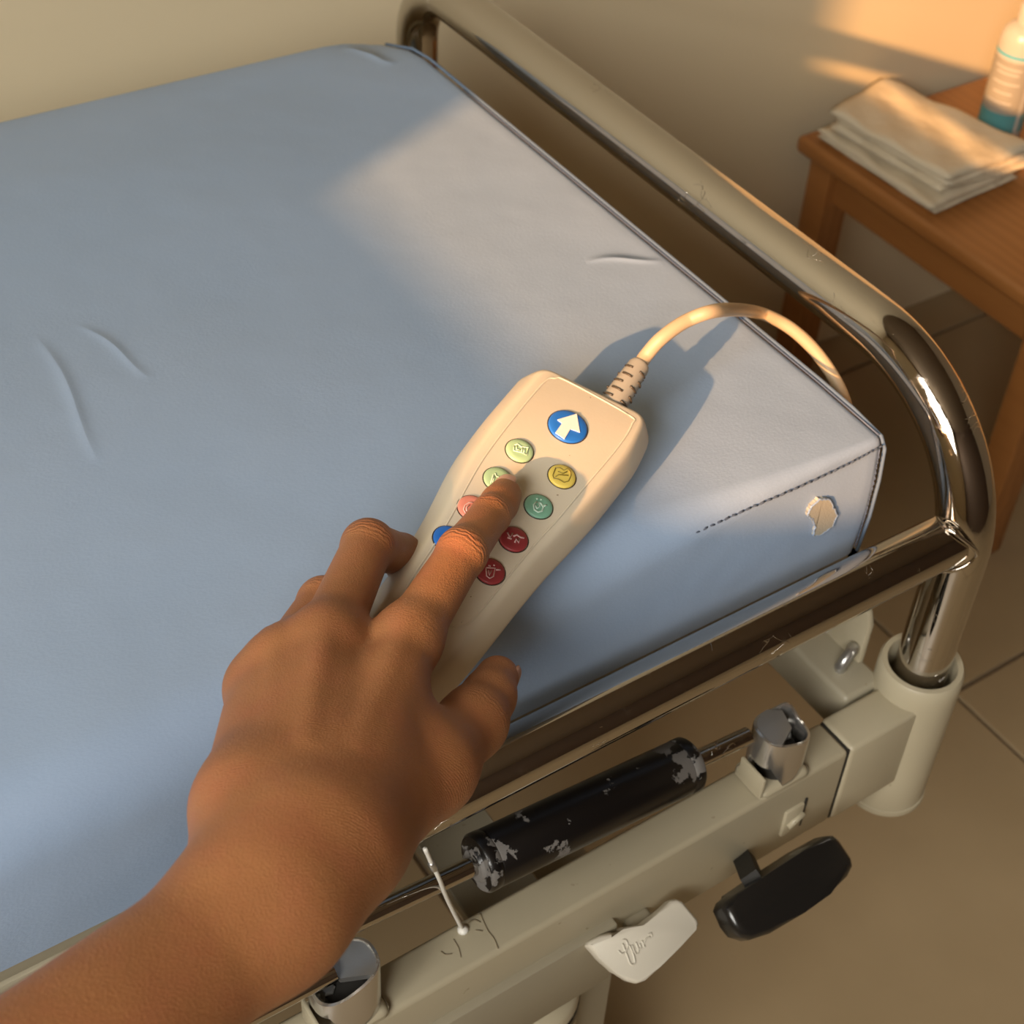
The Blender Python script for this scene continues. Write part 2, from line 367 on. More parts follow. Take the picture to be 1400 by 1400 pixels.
    bm = bmesh.new(); a_ = [bm.verts.new((p.x, -.0046, p.z)) for p in loop]; b_ = [bm.verts.new((p.x, -.001, p.z)) for p in loop]
    f0 = bm.faces.new(a_); n_ = len(loop)
    for k in range(n_): bm.faces.new((a_[k], b_[k], b_[(k + 1) % n_], a_[(k + 1) % n_]))
    bmesh.ops.triangulate(bm, faces=[f0])
    tag(obj('torn_patch', bm, M_['backing'], root, smooth=False), 'torn patch of bare beige fabric backing near the corner')
    bm = bmesh.new(); lp = [V(p.x, -.0043, p.z) for p in loop]
    tube(bm, lp + [lp[0]], .00055, 6); obj('tear_edge', bm, M_['vinyl'], root)
    return root
mattress()

# ------------------------------------------------------------------ chrome head rail
def arc(c, a, b, r, t0, t1, n=12):
    c, a, b = Vector(c), Vector(a), Vector(b); return [c + (a * math.cos(t0 + (t1 - t0) * k / n) + b * math.sin(t0 + (t1 - t0) * k / n)) * r for k in range(n + 1)]
def head_rail():
    root = tag(empty('chrome_rail', (.05, -.037, -.26)), 'bent chrome tube end rail arching past the mattress end, scratched near its bend', 'rail')
    R = .0175; xa = .05; yn = -.037; yf = .605; zt = .016; rb = .105
    pts = [V(xa, yn, -.262), V(xa, yn, -.2), V(xa, yn, -.15)]
    pts += arc((xa, yn + rb, zt - rb), (0, -1, 0), (0, 0, 1), rb, 0, math.pi / 2, 20)
    pts += [V(xa, yn + rb + (yf - .055 - yn - rb) * k / 8, zt) for k in range(1, 8)]
    pts += arc((xa, yf - .055, zt - .055), (0, 0, 1), (0, 1, 0), .055, 0, math.pi / 2, 14)
    pts += [V(xa, yf, -.12), V(xa, yf, -.262)]
    obj('arch_tube', tube(bmesh.new(), pts, R, 40), M_['chrome'], root, auto=60)
    z = -.0725
    p2 = [V(xa - .006, -.034, z), V(xa - .012, -.0335, z), V(-.1, -.033, z), V(-.3, -.033, z), V(-.40, -.033, z)] + arc((-.40, -.033, z - .06), (0, 0, 1), (-1, 0, 0), .06, .15, math.pi / 2, 8) + [V(-.46, -.033, -.19)]
    obj('side_tube', tube(bmesh.new(), p2, .0160, 40), M_['chrome'], root, auto=60)
    bm = bmesh.new(); ring = []
    for k in range(40):
        a = 2 * math.pi * k / 40; y = math.cos(a) * .0168; zz = math.sin(a) * .0168
        ring.append(V(xa - math.sqrt(max(0, R * R - min(R, abs(y)) ** 2)) - .0012 - .002 * (1 - abs(math.cos(a))), -.036 + y * .98, z + zz))
    tube(bm, ring + [ring[0]], .0013, 8); obj('weld_bead', bm, M_['chrome'], root)
head_rail()

# ------------------------------------------------------------------ bed frame
def clamp(parent, cx, cy, zb, mirror=1, h=.048):
    """chrome saddle clamp on a white pad: rounded shell with a curved open rim, a cap plate over the rod side and a slot below the rod"""
    pad = bmesh.new(); box(pad, cx - .0205, cx + .0195, cy - .0150, cy + .0140, zb - .002, zb + .0065, .0055, 4)
    c = obj('rail_clamp', pad, M_['frame'], parent, auto=50)
    def plan(a, sx=.0185, sy=.0140, e=2.6):
        ca, sa = math.cos(a), math.sin(a); r = 1 / (abs(ca) ** e + abs(sa) ** e) ** (1 / e); return ca * r * sx, sa * r * sy
    def top(a):                                       # 0 right, 90 back, 180 left, 270 front
        d = math.degrees(a) % 360
        if mirror < 0: d = (180 - d) % 360
        g = min(abs(d - 48), 360 - abs(d - 48))
        return h * (.885 + .125 * math.cos(math.radians(d - 165)) - .04 * math.cos(math.radians(2 * (d - 165))) * .5 + .13 * math.exp(-(g / 22) ** 2))
    def bot(a):
        d = math.degrees(a) % 360
        if 165 < d < 262: return h * (.50 if d < 225 else .50 - .46 * (d - 225) / 37)
        return .004
    n = 72; R4 = [[], [], [], [], [], []]; bm = bmesh.new()
    for k in range(n):
        a = 2 * math.pi * k / n; x, y = plan(a); zt, z0 = top(a), bot(a); z0 = min(z0, zt - .004)
        for i, (f, z) in enumerate(((1, z0), (1, zt - .0018), (.985, zt - .0004), (.90, zt), (.85, zt - .0012), (.85, z0))):
            R4[i].append(bm.verts.new((cx + x * f, cy + y * f, zb + z)))
    for i in range(6):
        for k in range(n): bm.faces.new((R4[i][k], R4[i][(k + 1) % n], R4[(i + 1) % 6][(k + 1) % n], R4[(i + 1) % 6][k]))
    obj('clamp_shell', bm, M_['chrome_soft'], c, auto=45)
    # cap plate over the rear half, sloping down toward the open side
    bm = bmesh.new(); q = -1 * mirror; top_, bt = [], []
    for d in range(95, 236, 10):
        x, y = plan(math.radians(d)); top_.append((x * q * -1 if mirror < 0 else x, y))
    pts = [(x, y) for x, y in top_] + [((.004) * mirror, -.004), (.008 * mirror, .010)]
    A_ = [bm.verts.new((cx + x * .95, cy + y * .95, zb + h * (.97 - (.0 if x * mirror < 0 else .05)))) for x, y in pts]; B_ = [bm.verts.new(v.co - V(0, 0, .004)) for v in A_]
    bm.faces.new(A_); bm.faces.new(B_[::-1])
    for k in range(len(A_)): bm.faces.new((A_[k], B_[k], B_[(k + 1) % len(A_)], A_[(k + 1) % len(A_)]))
    obj('clamp_cap', bm, M_['steel'], c, auto=30)
    bm = bmesh.new(); lathe(bm, (cx, cy, zb + .006), (0, 0, 1), [(.011, 0), (.011, h * .42)], 24); obj('clamp_cavity_shade', bm, M_['dark'], c, auto=40)  # solid core painted dark as the shaded inside of the shell
    bm = bmesh.new(); lathe(bm, (cx + .008 * mirror, cy + .003, zb + h * .55), (0, 0, 1), [(.0040, -.006), (.0040, .001), (.003, .002)], 6); obj('clamp_screw', bm, M_['steel'], c, auto=30)
    bm = bmesh.new(); box(bm, cx - .0212, cx - .0188, cy - .0135, cy + .008, zb + .003, zb + h * .42, .0008, 2)
    obj('clamp_lip', bm, M_['frame'], c, auto=40)
    return c

def bed_frame():
    root = tag(empty('bed_frame', (-.2, -.04, FZ)), 'cream painted steel bed frame beneath the blue mattress, with corner socket and beams', 'bed frame')
    zt, zb, yf, yb = -.205, -.277, -.0565, -.0285
    bm = box(bmesh.new(), -.0255, -1.7, yf, yb, zb, zt, 0)
    bm = bmesh.new(); box(bm, -1.7, -.0265, yf, yb, zb, zt, .0035, 3); obj('side_beam', bm, M_['frame'], root, auto=40)
    bm = bmesh.new(); box(bm, -.0255, .034, yf - .0008, yb + .0008, zb - .001, zt + .0008, .0035, 3); obj('end_block', bm, M_['frame'], root, auto=40)
    bm = bmesh.new(); box(bm, -.0270, -.0250, yf + .0010, yb - .001, zb + .001, zt - .0012); obj('seam_gap_shade', bm, M_['dark'], root, smooth=False)  # solid dark bar painting the shade in the groove between beam and block
    # lower strip on the front face
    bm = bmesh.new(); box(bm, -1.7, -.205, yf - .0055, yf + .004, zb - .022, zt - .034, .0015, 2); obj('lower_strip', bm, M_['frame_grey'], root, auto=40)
    # socket
    def socket(y):
        bm = bmesh.new(); lathe(bm, (.05, y, 0), (0, 0, 1), [(.0220, -.30), (.0220, -.188), (.0228, -.1862), (.0262, -.1862), (.0278, -.1885), (.0280, -.200), (.0280, -.309), (.0290, -.3095), (.0290, -.3135), (.018, -.3145)], 48, caps=False)
        s = obj('rail_socket', bm, M_['frame'], root, auto=40)
        bm = bmesh.new(); lathe(bm, (.05, y, 0), (0, 0, 1), [(.0168, -.222), (.0192, -.2125), (.0192, -.2120), (.0168, -.2085)], 40, caps=False); obj('bushing', bm, M_['steel'], s)
        bm = bmesh.new(); lathe(bm, (.05, y, 0), (0, 0, 1), [(.0219, -.221), (.0219, -.220)], 32); obj('socket_floor_shade', bm, M_['dark'], s)  # disc painted dark for the shade down inside the socket
    socket(-.037); socket(.605)
    # cross beam under the head end and far side beam
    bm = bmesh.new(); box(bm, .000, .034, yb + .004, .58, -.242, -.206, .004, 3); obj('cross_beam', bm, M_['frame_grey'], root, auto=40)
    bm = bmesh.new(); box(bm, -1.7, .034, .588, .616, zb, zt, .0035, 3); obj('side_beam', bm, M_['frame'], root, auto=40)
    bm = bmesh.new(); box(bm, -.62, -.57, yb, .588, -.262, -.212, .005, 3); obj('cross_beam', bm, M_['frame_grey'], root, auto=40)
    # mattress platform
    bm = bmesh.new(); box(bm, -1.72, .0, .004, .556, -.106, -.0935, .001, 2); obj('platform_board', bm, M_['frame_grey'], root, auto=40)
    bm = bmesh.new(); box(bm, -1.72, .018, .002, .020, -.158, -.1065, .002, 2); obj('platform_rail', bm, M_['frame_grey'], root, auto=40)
    bm = bmesh.new(); tube(bm, [(-1.7, -.004, -.112), (.0, -.004, -.112)], .0045, 12); obj('platform_lip', bm, M_['frame'], root)
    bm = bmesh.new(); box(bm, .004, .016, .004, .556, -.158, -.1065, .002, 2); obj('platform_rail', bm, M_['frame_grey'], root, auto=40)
    for x in (-.012, -.60):
        bm = bmesh.new(); box(bm, x, x + .02, .03, .045, -.212, -.158, .001, 1); obj('platform_strut', bm, M_['frame'], root, auto=40)
    # rounded bracket behind the socket
    bm = bmesh.new(); prism(bm, [V(.034, .002 + a, b) for a, b in ((-.007, -.225), (-.007, -.172), (-.003, -.162), (.005, -.158), (.020, -.158), (.026, -.164), (.026, -.225))], (1, 0, 0), .006, .002, 2); obj('corner_bracket', bm, M_['frame'], root, auto=40)
    bm = bmesh.new(); tube(bm, crom([(.02, .0, -.215), (.012, -.004, -.200), (.022, -.002, -.192), (.03, .004, -.200)], 5), .004, 8); obj('bracket_hook', bm, M_['steel'], root)
    # latch on front face; the slot's shade is a strip painted dark
    lz, lx = -.247, -.062
    bm = bmesh.new(); box(bm, lx - .012, lx + .004, yf - .0022, yf + .002, lz - .012, lz + .014, .002, 2); obj('latch_plate', bm, M_['frame'], root, auto=40)
    bm = bmesh.new(); tube(bm, [(lx - .009, yf - .0028, lz - .001), (lx + .003, yf - .0028, lz + .005)], .0022, 8); obj('latch_pin', bm, M_['frame'], root)
    bm = bmesh.new(); box(bm, lx + .0045, lx + .0058, yf - .0012, yf + .002, lz - .012, lz + .016); obj('latch_slot_shade', bm, M_['dark'], root, smooth=False)
    # side rails with roller grip
    a = V(*(-0.1052, -0.0400, -0.1553)); b = V(*(-0.3862, -0.0400, -0.1282)); d = (b - a).normalized()
    rod = obj('grab_rod', tube(bmesh.new(), [a, a.lerp(b, .5), b, b + d * .35], .0053, 20), M_['chrome'], root, auto=50)
    g0 = V(*(-0.2917, -0.0400, -0.1313)); g1 = V(*(-0.1474, -0.0400, -0.1490))
    g0 = a + d * (g0 - a).dot(d); g1 = a + d * (g1 - a).dot(d); L = (g0 - g1).length
    bm = bmesh.new(); lathe(bm, g1, d, [(.0060, -.001), (.0085, -.0012), (.0100, .0006), (.0150, .0010), (.0162, .0025), (.0162, .0075), (.0155, .0085), (.0160, .0095), (.0160, L - .0095), (.0155, L - .0085), (.0162, L - .0075), (.0162, L - .0025), (.0150, L - .001), (.0100, L - .0006), (.0085, L + .0012), (.0060, L + .001)], 40)
    tag(obj('roller_grip', bm, M_['grip'], root, auto=40), 'black roller grip with chipped coating at both ends')
    clamp(root, -.0790, -.0425, -.205, 1)
    clamp(root, -.3710, -.0425, -.205, -1, h=.046)
    a2 = V(*(-0.3844, -0.0420, -0.1610)); b2 = V(*(-0.4201, -0.0420, -0.1595)); d2 = (b2 - a2).normalized()
    obj('grab_rod', tube(bmesh.new(), [a2 - d2 * .008, b2, b2 + d2 * .3], .0053, 20), M_['chrome'], root, auto=50)
    # cable tie with its crack of old glue
    p = [V(*(-0.3260, -0.0460, -0.0885)), V(*(-0.3228, -0.0470, -0.1022)), V(*(-0.3197, -0.0490, -0.1148)), V(*(-0.3110, -0.0440, -0.1484)), V(*(-0.2980, -0.0360, -0.1929)), V(*(-0.2943, -0.0336, -0.2045))]
    tie = obj('cable_tie', tube(bmesh.new(), crom(p, 5), [.0012] * 26, 8), M_['tie'], root)
    bm = bmesh.new(); lathe(bm, V(*(-0.2945, -0.0346, -0.2045)), (0, 0, 1), [(.0032, -.001), (.003, .001), (.001, .002)], 12); obj('glue_blob', bm, M_['tie'], tie)
    bm = bmesh.new(); lathe(bm, p[1], (p[2] - p[1]), [(.0016, -.001), (.0020, 0), (.0020, .005), (.0016, .006)], 10); obj('tie_clip', bm, M_['steel'], tie)
    cracks = [[(-0.2811, -0.0306, -0.2046), (-0.2825, -0.0373, -0.2046), (-0.2833, -0.0431, -0.2046), (-0.2830, -0.0486, -0.2046), (-0.2844, -0.0545, -0.2046)], [(-0.2899, -0.0326, -0.2046), (-0.2863, -0.0327, -0.2046), (-0.2839, -0.0358, -0.2046)], [(-0.3019, -0.0367, -0.2046), (-0.3023, -0.0427, -0.2046), (-0.3042, -0.0482, -0.2046)], [(-0.3114, -0.0395, -0.2046), (-0.3103, -0.0423, -0.2046), (-0.3071, -0.0438, -0.2046)], [(-0.2889, -0.0385, -0.2046), (-0.2858, -0.0410, -0.2046)]]
    for c_ in cracks: obj('paint_crack', tube(bmesh.new(), crom([V(*p_) for p_ in c_], 4), .00028, 5), M_['crack'], root)
    # white release lever
    nrm = V(0, -.6, .8).normalized()
    poly = [(-0.2288, -0.0649, -0.2367), (-0.2271, -0.0639, -0.2359), (-0.2189, -0.0640, -0.2360), (-0.2125, -0.0652, -0.2369), (-0.2062, -0.0685, -0.2394), (-0.2003, -0.0698, -0.2404), (-0.1923, -0.0698, -0.2404), (-0.1808, -0.0686, -0.2395), (-0.1703, -0.0666, -0.2379), (-0.1659, -0.0673, -0.2385), (-0.1630, -0.0695, -0.2402), (-0.1588, -0.0805, -0.2484), (-0.1593, -0.0829, -0.2502), (-0.1628, -0.0841, -0.2511), (-0.1768, -0.0871, -0.2534), (-0.1933, -0.0901, -0.2556), (-0.2048, -0.0922, -0.2572), (-0.2105, -0.0913, -0.2565), (-0.2148, -0.0883, -0.2543), (-0.2200, -0.0819, -0.2494), (-0.2254, -0.0725, -0.2423)]
    lev = tag(obj('release_lever', prism(bmesh.new(), poly, nrm, .009, .0026, 4), M_['white_plastic'], root, auto=50), 'white plastic release lever with raised script lettering')
    bm = bmesh.new()
    strokes = [[(-0.2133, -0.0739, -0.2434), (-0.2116, -0.0760, -0.2450), (-0.2072, -0.0749, -0.2442), (-0.2062, -0.0717, -0.2418), (-0.2081, -0.0706, -0.2409)], [(-0.2090, -0.0720, -0.2420), (-0.2095, -0.0776, -0.2462), (-0.2096, -0.0819, -0.2494), (-0.2068, -0.0824, -0.2498), (-0.2055, -0.0771, -0.2458), (-0.2057, -0.0741, -0.2436)],
               [(-0.2040, -0.0748, -0.2441), (-0.2042, -0.0791, -0.2473), (-0.2018, -0.0787, -0.2470), (-0.2012, -0.0745, -0.2439)], [(-0.2026, -0.0776, -0.2462), (-0.1998, -0.0780, -0.2465), (-0.1995, -0.0760, -0.2450)], [(-0.1975, -0.0753, -0.2445), (-0.1975, -0.0786, -0.2470)], [(-0.1976, -0.0771, -0.2458), (-0.1940, -0.0757, -0.2448), (-0.1915, -0.0760, -0.2450)], [(-0.1922, -0.0746, -0.2439), (-0.1902, -0.0747, -0.2440), (-0.1907, -0.0763, -0.2452)]]
    for s in strokes: tube(bm, [Vector(p) + nrm * .0002 for p in crom(s, 4)], .0006, 6)
    obj('lever_lettering', bm, M_['white_plastic'], lev)
    bm = bmesh.new(); box(bm, -.196, -.178, yf - .016, yf + .002, -.262, -.250, .003, 2); obj('lever_stem', bm, M_['frame_grey'], lev, auto=50)
    # black knob handle
    nrm = V(.05, -.55, .83).normalized()
    poly = [(-0.1525, -0.0938, -0.2248), (-0.1485, -0.0912, -0.2233), (-0.1407, -0.0904, -0.2232), (-0.1111, -0.0887, -0.2239), (-0.0870, -0.0877, -0.2246), (-0.0674, -0.0871, -0.2254), (-0.0620, -0.0887, -0.2268), (-0.0596, -0.0920, -0.2291), (-0.0576, -0.1031, -0.2366), (-0.0592, -0.1069, -0.2390), (-0.0658, -0.1100, -0.2407), (-0.0840, -0.1125, -0.2412), (-0.1063, -0.1139, -0.2408), (-0.1311, -0.1148, -0.2400), (-0.1452, -0.1126, -0.2376), (-0.1511, -0.1084, -0.2345), (-0.1529, -0.1023, -0.2304)]
    kn = tag(obj('adjustment_handle', prism(bmesh.new(), poly, nrm, .020, .0055, 4), M_['black_plastic'], root, auto=50), 'glossy black adjustment handle below the beam')
    p0 = V(*(-0.1238, -0.0904, -0.2242)) - nrm * .008; bm = bmesh.new(); tube(bm, [p0, V(*(-0.0945, -0.0479, -0.2720))], .0080, 4); obj('handle_stem', bm, M_['dark'], kn, auto=40)
    # lifting column below
    cx, cy, _ = (-0.2383, -0.0177, -0.3340)
    bm = bmesh.new(); lathe(bm, (cx, cy, 0), (0, 0, 1), [(.026, -.30), (.030, -.3305), (.036, -.334), (.038, -.338), (.038, -.60)], 40); col = obj('lift_column', bm, M_['frame'], root, auto=40)
    bm = bmesh.new(); lathe(bm, (cx, cy, 0), (0, 0, 1), [(.0384, -.345), (.0384, -.358)], 40); obj('column_band', bm, M_['black_plastic'], col)
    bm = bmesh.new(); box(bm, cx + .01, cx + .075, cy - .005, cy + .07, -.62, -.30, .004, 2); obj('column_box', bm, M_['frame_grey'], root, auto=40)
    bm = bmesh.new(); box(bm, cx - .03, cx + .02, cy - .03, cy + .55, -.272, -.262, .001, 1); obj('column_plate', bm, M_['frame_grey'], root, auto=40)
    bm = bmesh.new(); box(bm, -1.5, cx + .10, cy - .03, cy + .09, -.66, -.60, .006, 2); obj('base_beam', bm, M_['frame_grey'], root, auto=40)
    for x in (cx + .04, -1.4):
        bm = bmesh.new(); lathe(bm, (x, cy + .03, FZ + .032), (0, 1, 0), [(.02, -.014), (.030, -.012), (.032, -.006), (.032, .006), (.030, .012), (.02, .014)], 24); w = obj('caster_wheel', bm, M_['black_plastic'], root, auto=40)
        bm = bmesh.new(); box(bm, x - .012, x + .012, cy + .012, cy + .048, FZ + .03, -.655, .002, 1); obj('caster_fork', bm, M_['steel'], w, auto=40)
    for x, y in ((-1.4, .57), (cx, .57)):
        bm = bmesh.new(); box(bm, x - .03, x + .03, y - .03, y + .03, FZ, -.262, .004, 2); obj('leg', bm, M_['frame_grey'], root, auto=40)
    return root
bed_frame()

# ------------------------------------------------------------------ hand-held control
RO = Vector((-0.2396, 0.0258, 0.0380)); RX = Vector((0.8832, 0.4653, 0.0579)); RY = Vector((0.4623, -0.8436, -0.2732)); RN = Vector((0.0783, -0.2681, 0.9602))
def rl(l, r, h=0): return RO + RX * l + RY * r + RN * h
def remote():
    root = tag(empty('hand_control', rl(0, 0, -.024)), 'cream hand control pendant with round coloured buttons lying on the blue mattress', 'remote control')
    right = [(.1035, .0295), (.0768, .0335), (.035, .0322), (.012, .0300), (-.01, .0276), (-.035, .0262), (-.06, .0256), (-.085, .0245), (-.112, .0215)]
    left = [(-.112, -.0170), (-.085, -.0185), (-.06, -.0195), (-.04, -.0212), (-.02, -.0238), (-.0064, -.0264), (.008, -.0292), (.0211, -.0312), (.05, -.0328), (.094, -.0325)]
    def outline(off):
        P = right + left; P = [Vector((a, b, 0)) for a, b in P]
        n_ = len(P); cen = sum(P, V(0, 0, 0)) / n_; out = []
        # rounded polygon by subdividing with catmull-rom closed and corner arcs
        Q = []
        def cr(i):
            return P[i % n_]
        Q = []
        R_ = .0085
        for i in range(n_):
            p = cr(i); a = (cr(i - 1) - p); b = (cr(i + 1) - p); ang = a.angle(b)
            if ang < math.radians(140):
                ra = min(R_, a.length * .45); p0 = p + a.normalized() * ra; p1 = p + b.normalized() * ra
                for k in range(7): t = k / 6; Q.append(p0 * (1 - t) ** 2 + p * 2 * t * (1 - t) + p1 * t * t)
            else:
                ra = min(a.length, b.length) * .4; p0 = p + a.normalized() * ra; p1 = p + b.normalized() * ra
                for k in range(4): t = k / 3; Q.append(p0 * (1 - t) ** 2 + p * 2 * t * (1 - t) + p1 * t * t)
        m_ = len(Q)
        for i in range(m_):
            t = (Q[(i + 1) % m_] - Q[i - 1]).normalized(); nrm = V(-t.y, t.x, 0)
            if nrm.dot(Q[i] - V(Q[i].x * .75, .002, 0)) < 0: nrm = -nrm
            out.append(Q[i] + nrm * off)
        return out
    layers = [(-.0035, 0), (-.0018, -.0005), (-.0002, -.0022), (.0016, -.0050), (.0042, -.0100), (.0062, -.0140), (.0066, -.0160), (.0060, -.0175), (.0036, -.0205), (-.001, -.0230), (-.006, -.0240)]
    bm = bmesh.new(); rings = []
    ref = outline(0)
    for off, h in layers: rings.append([bm.verts.new(rl(p.x, p.y, h)) for p in outline(off)])
    for a, b in zip(rings, rings[1:]):
        for k in range(len(a)): bm.faces.new((a[k], a[(k + 1) % len(a)], b[(k + 1) % len(a)], b[k]))
    # flat recessed panel
    inn = outline(-.010); 
    bm.faces.new(rings[0]); bm.faces.new(rings[-1][::-1])
    obj('housing', bm, M_['remote'], root, auto=50)
    # raised rim line round the panel
    q = [(.0955, .0205), (.0915, .0250), (.073, .0262), (.040, .0248), (.012, .0236), (-.006, .0222), (-.030, .0212), (-.062, .0200), (-.071, .0165), (-.0745, .008), (-.0745, -.004), (-.071, -.0120), (-.060, -.0142), (-.038, -.0160), (-.018, -.0186), (-.0010, -.0214), (.020, -.0240), (.050, -.0252), (.083, -.0250), (.0895, -.022), (.0925, -.016)]
    cl = [Vector(rl(a, b, -.0002)) for a, b in q]; cl = crom([cl[-1]] + cl + [cl[0], cl[1]], 5)[5:-5]
    obj('panel_rim', tube(bmesh.new(), cl, .0006, 8), M_['remote'], root)
    bm = bmesh.new(); cl2 = [p - RN * .0000 for p in [Vector(rl(a, b * .972, -.0002)) for a, b in q]]; cl2 = crom([cl2[-1]] + cl2 + [cl2[0], cl2[1]], 5)[5:-5]
    # screw pip
    bm = bmesh.new(); lathe(bm, rl(-.082, .0068, -.0008), RN, [(.0011, 0), (.0010, .0005), (.0003, .0008)], 10); obj('screw_pip', bm, M_['line_dark'], root)
    def button(l, r, rad, mt, label=None, icon=None, imat=None, h=.0014, ir=.00038):
        bm = bmesh.new(); lathe(bm, rl(l, r, -.001), RN, [(rad, 0), (rad, .001 + h * .6), (rad * .93, .001 + h * .95), (rad * .6, .001 + h), (.0001, .001 + h)], 36)
        b = obj('button', bm, M_[mt], root, auto=60)
        if label: b['label'] = label
        bm = bmesh.new(); lathe(bm, rl(l, r, -.0006), RN, [(rad + .0001, 0), (rad + .0001, .0008), (rad + .0006, .0008), (rad + .0006, 0)], 36, caps=False); obj('button_groove_shade', bm, M_['line_dark'], b)  # dark ring painting the shade in the gap round the button
        if icon:
            bm = bmesh.new()
            for s in icon: tube(bm, [rl(p[0], p[1], h + .0001) for p in s], ir, 6)
            obj('button_icon', bm, M_[imat], b)
        return b
    b = button(*(0.06552, -0.00068), .0103, 'blue', 'large blue button with a white arrow')
    arrow = [(0.07504, -0.00098), (0.06555, 0.00617), (0.06405, 0.00129), (0.05623, 0.00210), (0.05647, -0.00359), (0.06424, -0.00391), (0.06460, -0.00691)]
    obj('button_arrow', prism(bmesh.new(), [rl(a, c_, .0019) for a, c_ in arrow], RN, .0009), M_['white'], b, smooth=False)
    cc = dict(l1=(0.03482, -0.01226), l2=(0.01207, -0.01183), l3=(-0.01100, -0.01280), l4=(-0.03378, -0.01252), r1=(0.03564, 0.01250), r2=(0.01169, 0.01232), r3=(-0.01325, 0.01245), r4=(-0.03633, 0.01291))
    R6 = .0070
    button(*cc['l1'], R6, 'palegreen', 'pale green button nearest the large arrow button', [[(0.03500, -0.01586), (0.03708, -0.01508), (0.03668, -0.01260), (0.03882, -0.00960), (0.03402, -0.00781), (0.03372, -0.01087), (0.03201, -0.01436), (0.03500, -0.01586)], [(0.03583, -0.01473), (0.03364, -0.01369), (0.03465, -0.01216)], [(0.03666, -0.01184), (0.03394, -0.01101)], [(0.03693, -0.01075), (0.03413, -0.00962)]], 'icon_pale')
    button(*cc['l2'], R6, 'palegreen', 'pale green button under the fingertip', [[(0.00701, -0.01308), (0.01221, -0.01473), (0.01368, -0.01438), (0.01242, -0.01314), (0.01302, -0.01055), (0.00917, -0.01193)], [(0.00789, -0.01264), (0.01200, -0.01363)]], 'icon_pale')
    button(*cc['l3'], R6, 'salmon', 'salmon button half under the index finger', [[(-0.01658, -0.01328), (-0.01538, -0.01522), (-0.01289, -0.01603), (-0.01014, -0.01543), (-0.00878, -0.01385)], [(-0.01521, -0.01353), (-0.01347, -0.01483), (-0.01119, -0.01442)]], 'icon_salmon')
    button(*cc['l4'], R6, 'blue', 'blue button at the left edge of the finger')
    button(*cc['r1'], R6, 'yellow', 'yellow button', [[(0.03723, 0.00751), (0.03883, 0.00934), (0.03863, 0.01145), (0.04079, 0.01235), (0.04028, 0.01450), (0.03844, 0.01590), (0.03457, 0.01669), (0.03219, 0.01530), (0.03196, 0.01234), (0.03083, 0.00988), (0.03235, 0.00853), (0.03723, 0.00751)], [(0.03220, 0.01010), (0.03456, 0.01087), (0.03749, 0.01481)], [(0.03591, 0.00950), (0.03659, 0.01222), (0.03918, 0.01325)]], 'icon_olive', ir=.0003)
    button(*cc['r2'], R6, 'teal', 'grey green button', [[(0.01261, 0.01045), (0.00986, 0.01009), (0.00775, 0.01179), (0.00764, 0.01392), (0.00939, 0.01521), (0.01191, 0.01475), (0.01325, 0.01252), (0.01284, 0.01129), (0.01115, 0.01311), (0.00924, 0.01239), (0.01034, 0.01103)], [(0.01256, 0.01438), (0.01420, 0.01515)], [(0.01389, 0.00947), (0.01482, 0.00979)], [(0.01529, 0.01111), (0.01521, 0.01177)]], 'icon_teal', ir=.0005)
    button(*cc['r3'], R6, 'maroon', 'upper dark red button', [[(-0.01269, 0.00830), (-0.01428, 0.01067), (-0.01139, 0.01040)], [(-0.01268, 0.01164), (-0.01070, 0.01251), (-0.01094, 0.01444), (-0.01001, 0.01628)], [(-0.01533, 0.01403), (-0.01312, 0.01333), (-0.01419, 0.01538), (-0.01184, 0.01448)], [(-0.01508, 0.00971), (-0.01447, 0.01173)]], 'icon_pink', ir=.0005)
    button(*cc['r4'], R6, 'maroon', 'lower dark red button', [[(-0.03656, 0.01047), (-0.03390, 0.01403), (-0.03853, 0.01563), (-0.04042, 0.01478), (-0.04040, 0.01302), (-0.03656, 0.01047)], [(-0.03697, 0.01212), (-0.03923, 0.01371), (-0.03627, 0.01334)], [(-0.03450, 0.01474), (-0.03314, 0.01639)], [(-0.03295, 0.01229), (-0.03283, 0.01315)], [(-0.03491, 0.01065), (-0.03433, 0.01171)]], 'icon_pink', ir=.0004)
    # strain relief
    e0 = rl(.098, .0095, -.0105); e1 = V(*(-0.1211, 0.0768, 0.0460)); ax = (e1 - e0).normalized(); Ls = (e1 - e0).length
    bm = bmesh.new(); lathe(bm, e0, ax, [(.0082, 0), (.0082, .003), (.0074, .006), (.0060, Ls - .002), (.0050, Ls)], 28); sr = obj('strain_relief', bm, M_['relief'], root, auto=60)
    for k in range(5):
        t = .0075 + k * (Ls - .011) / 4.6; rr = .0084 + (.0060 - .0084) * t / Ls
        for q_ in (0, 1, 2, 3):
            u = ax.orthogonal().normalized(); w = ax.cross(u); a0 = q_ * math.pi / 2 + (k % 2) * .4
            pp = [e0 + ax * t + (u * math.cos(a0 + s) + w * math.sin(a0 + s)) * rr for s in (0, .3, .6, .9)]
            bm = bmesh.new(); tube(bm, pp, .0006, 6); obj('relief_slot_shade', bm, M_['line_dark'], sr)  # slots are thin dark tubes, their inner shade painted on
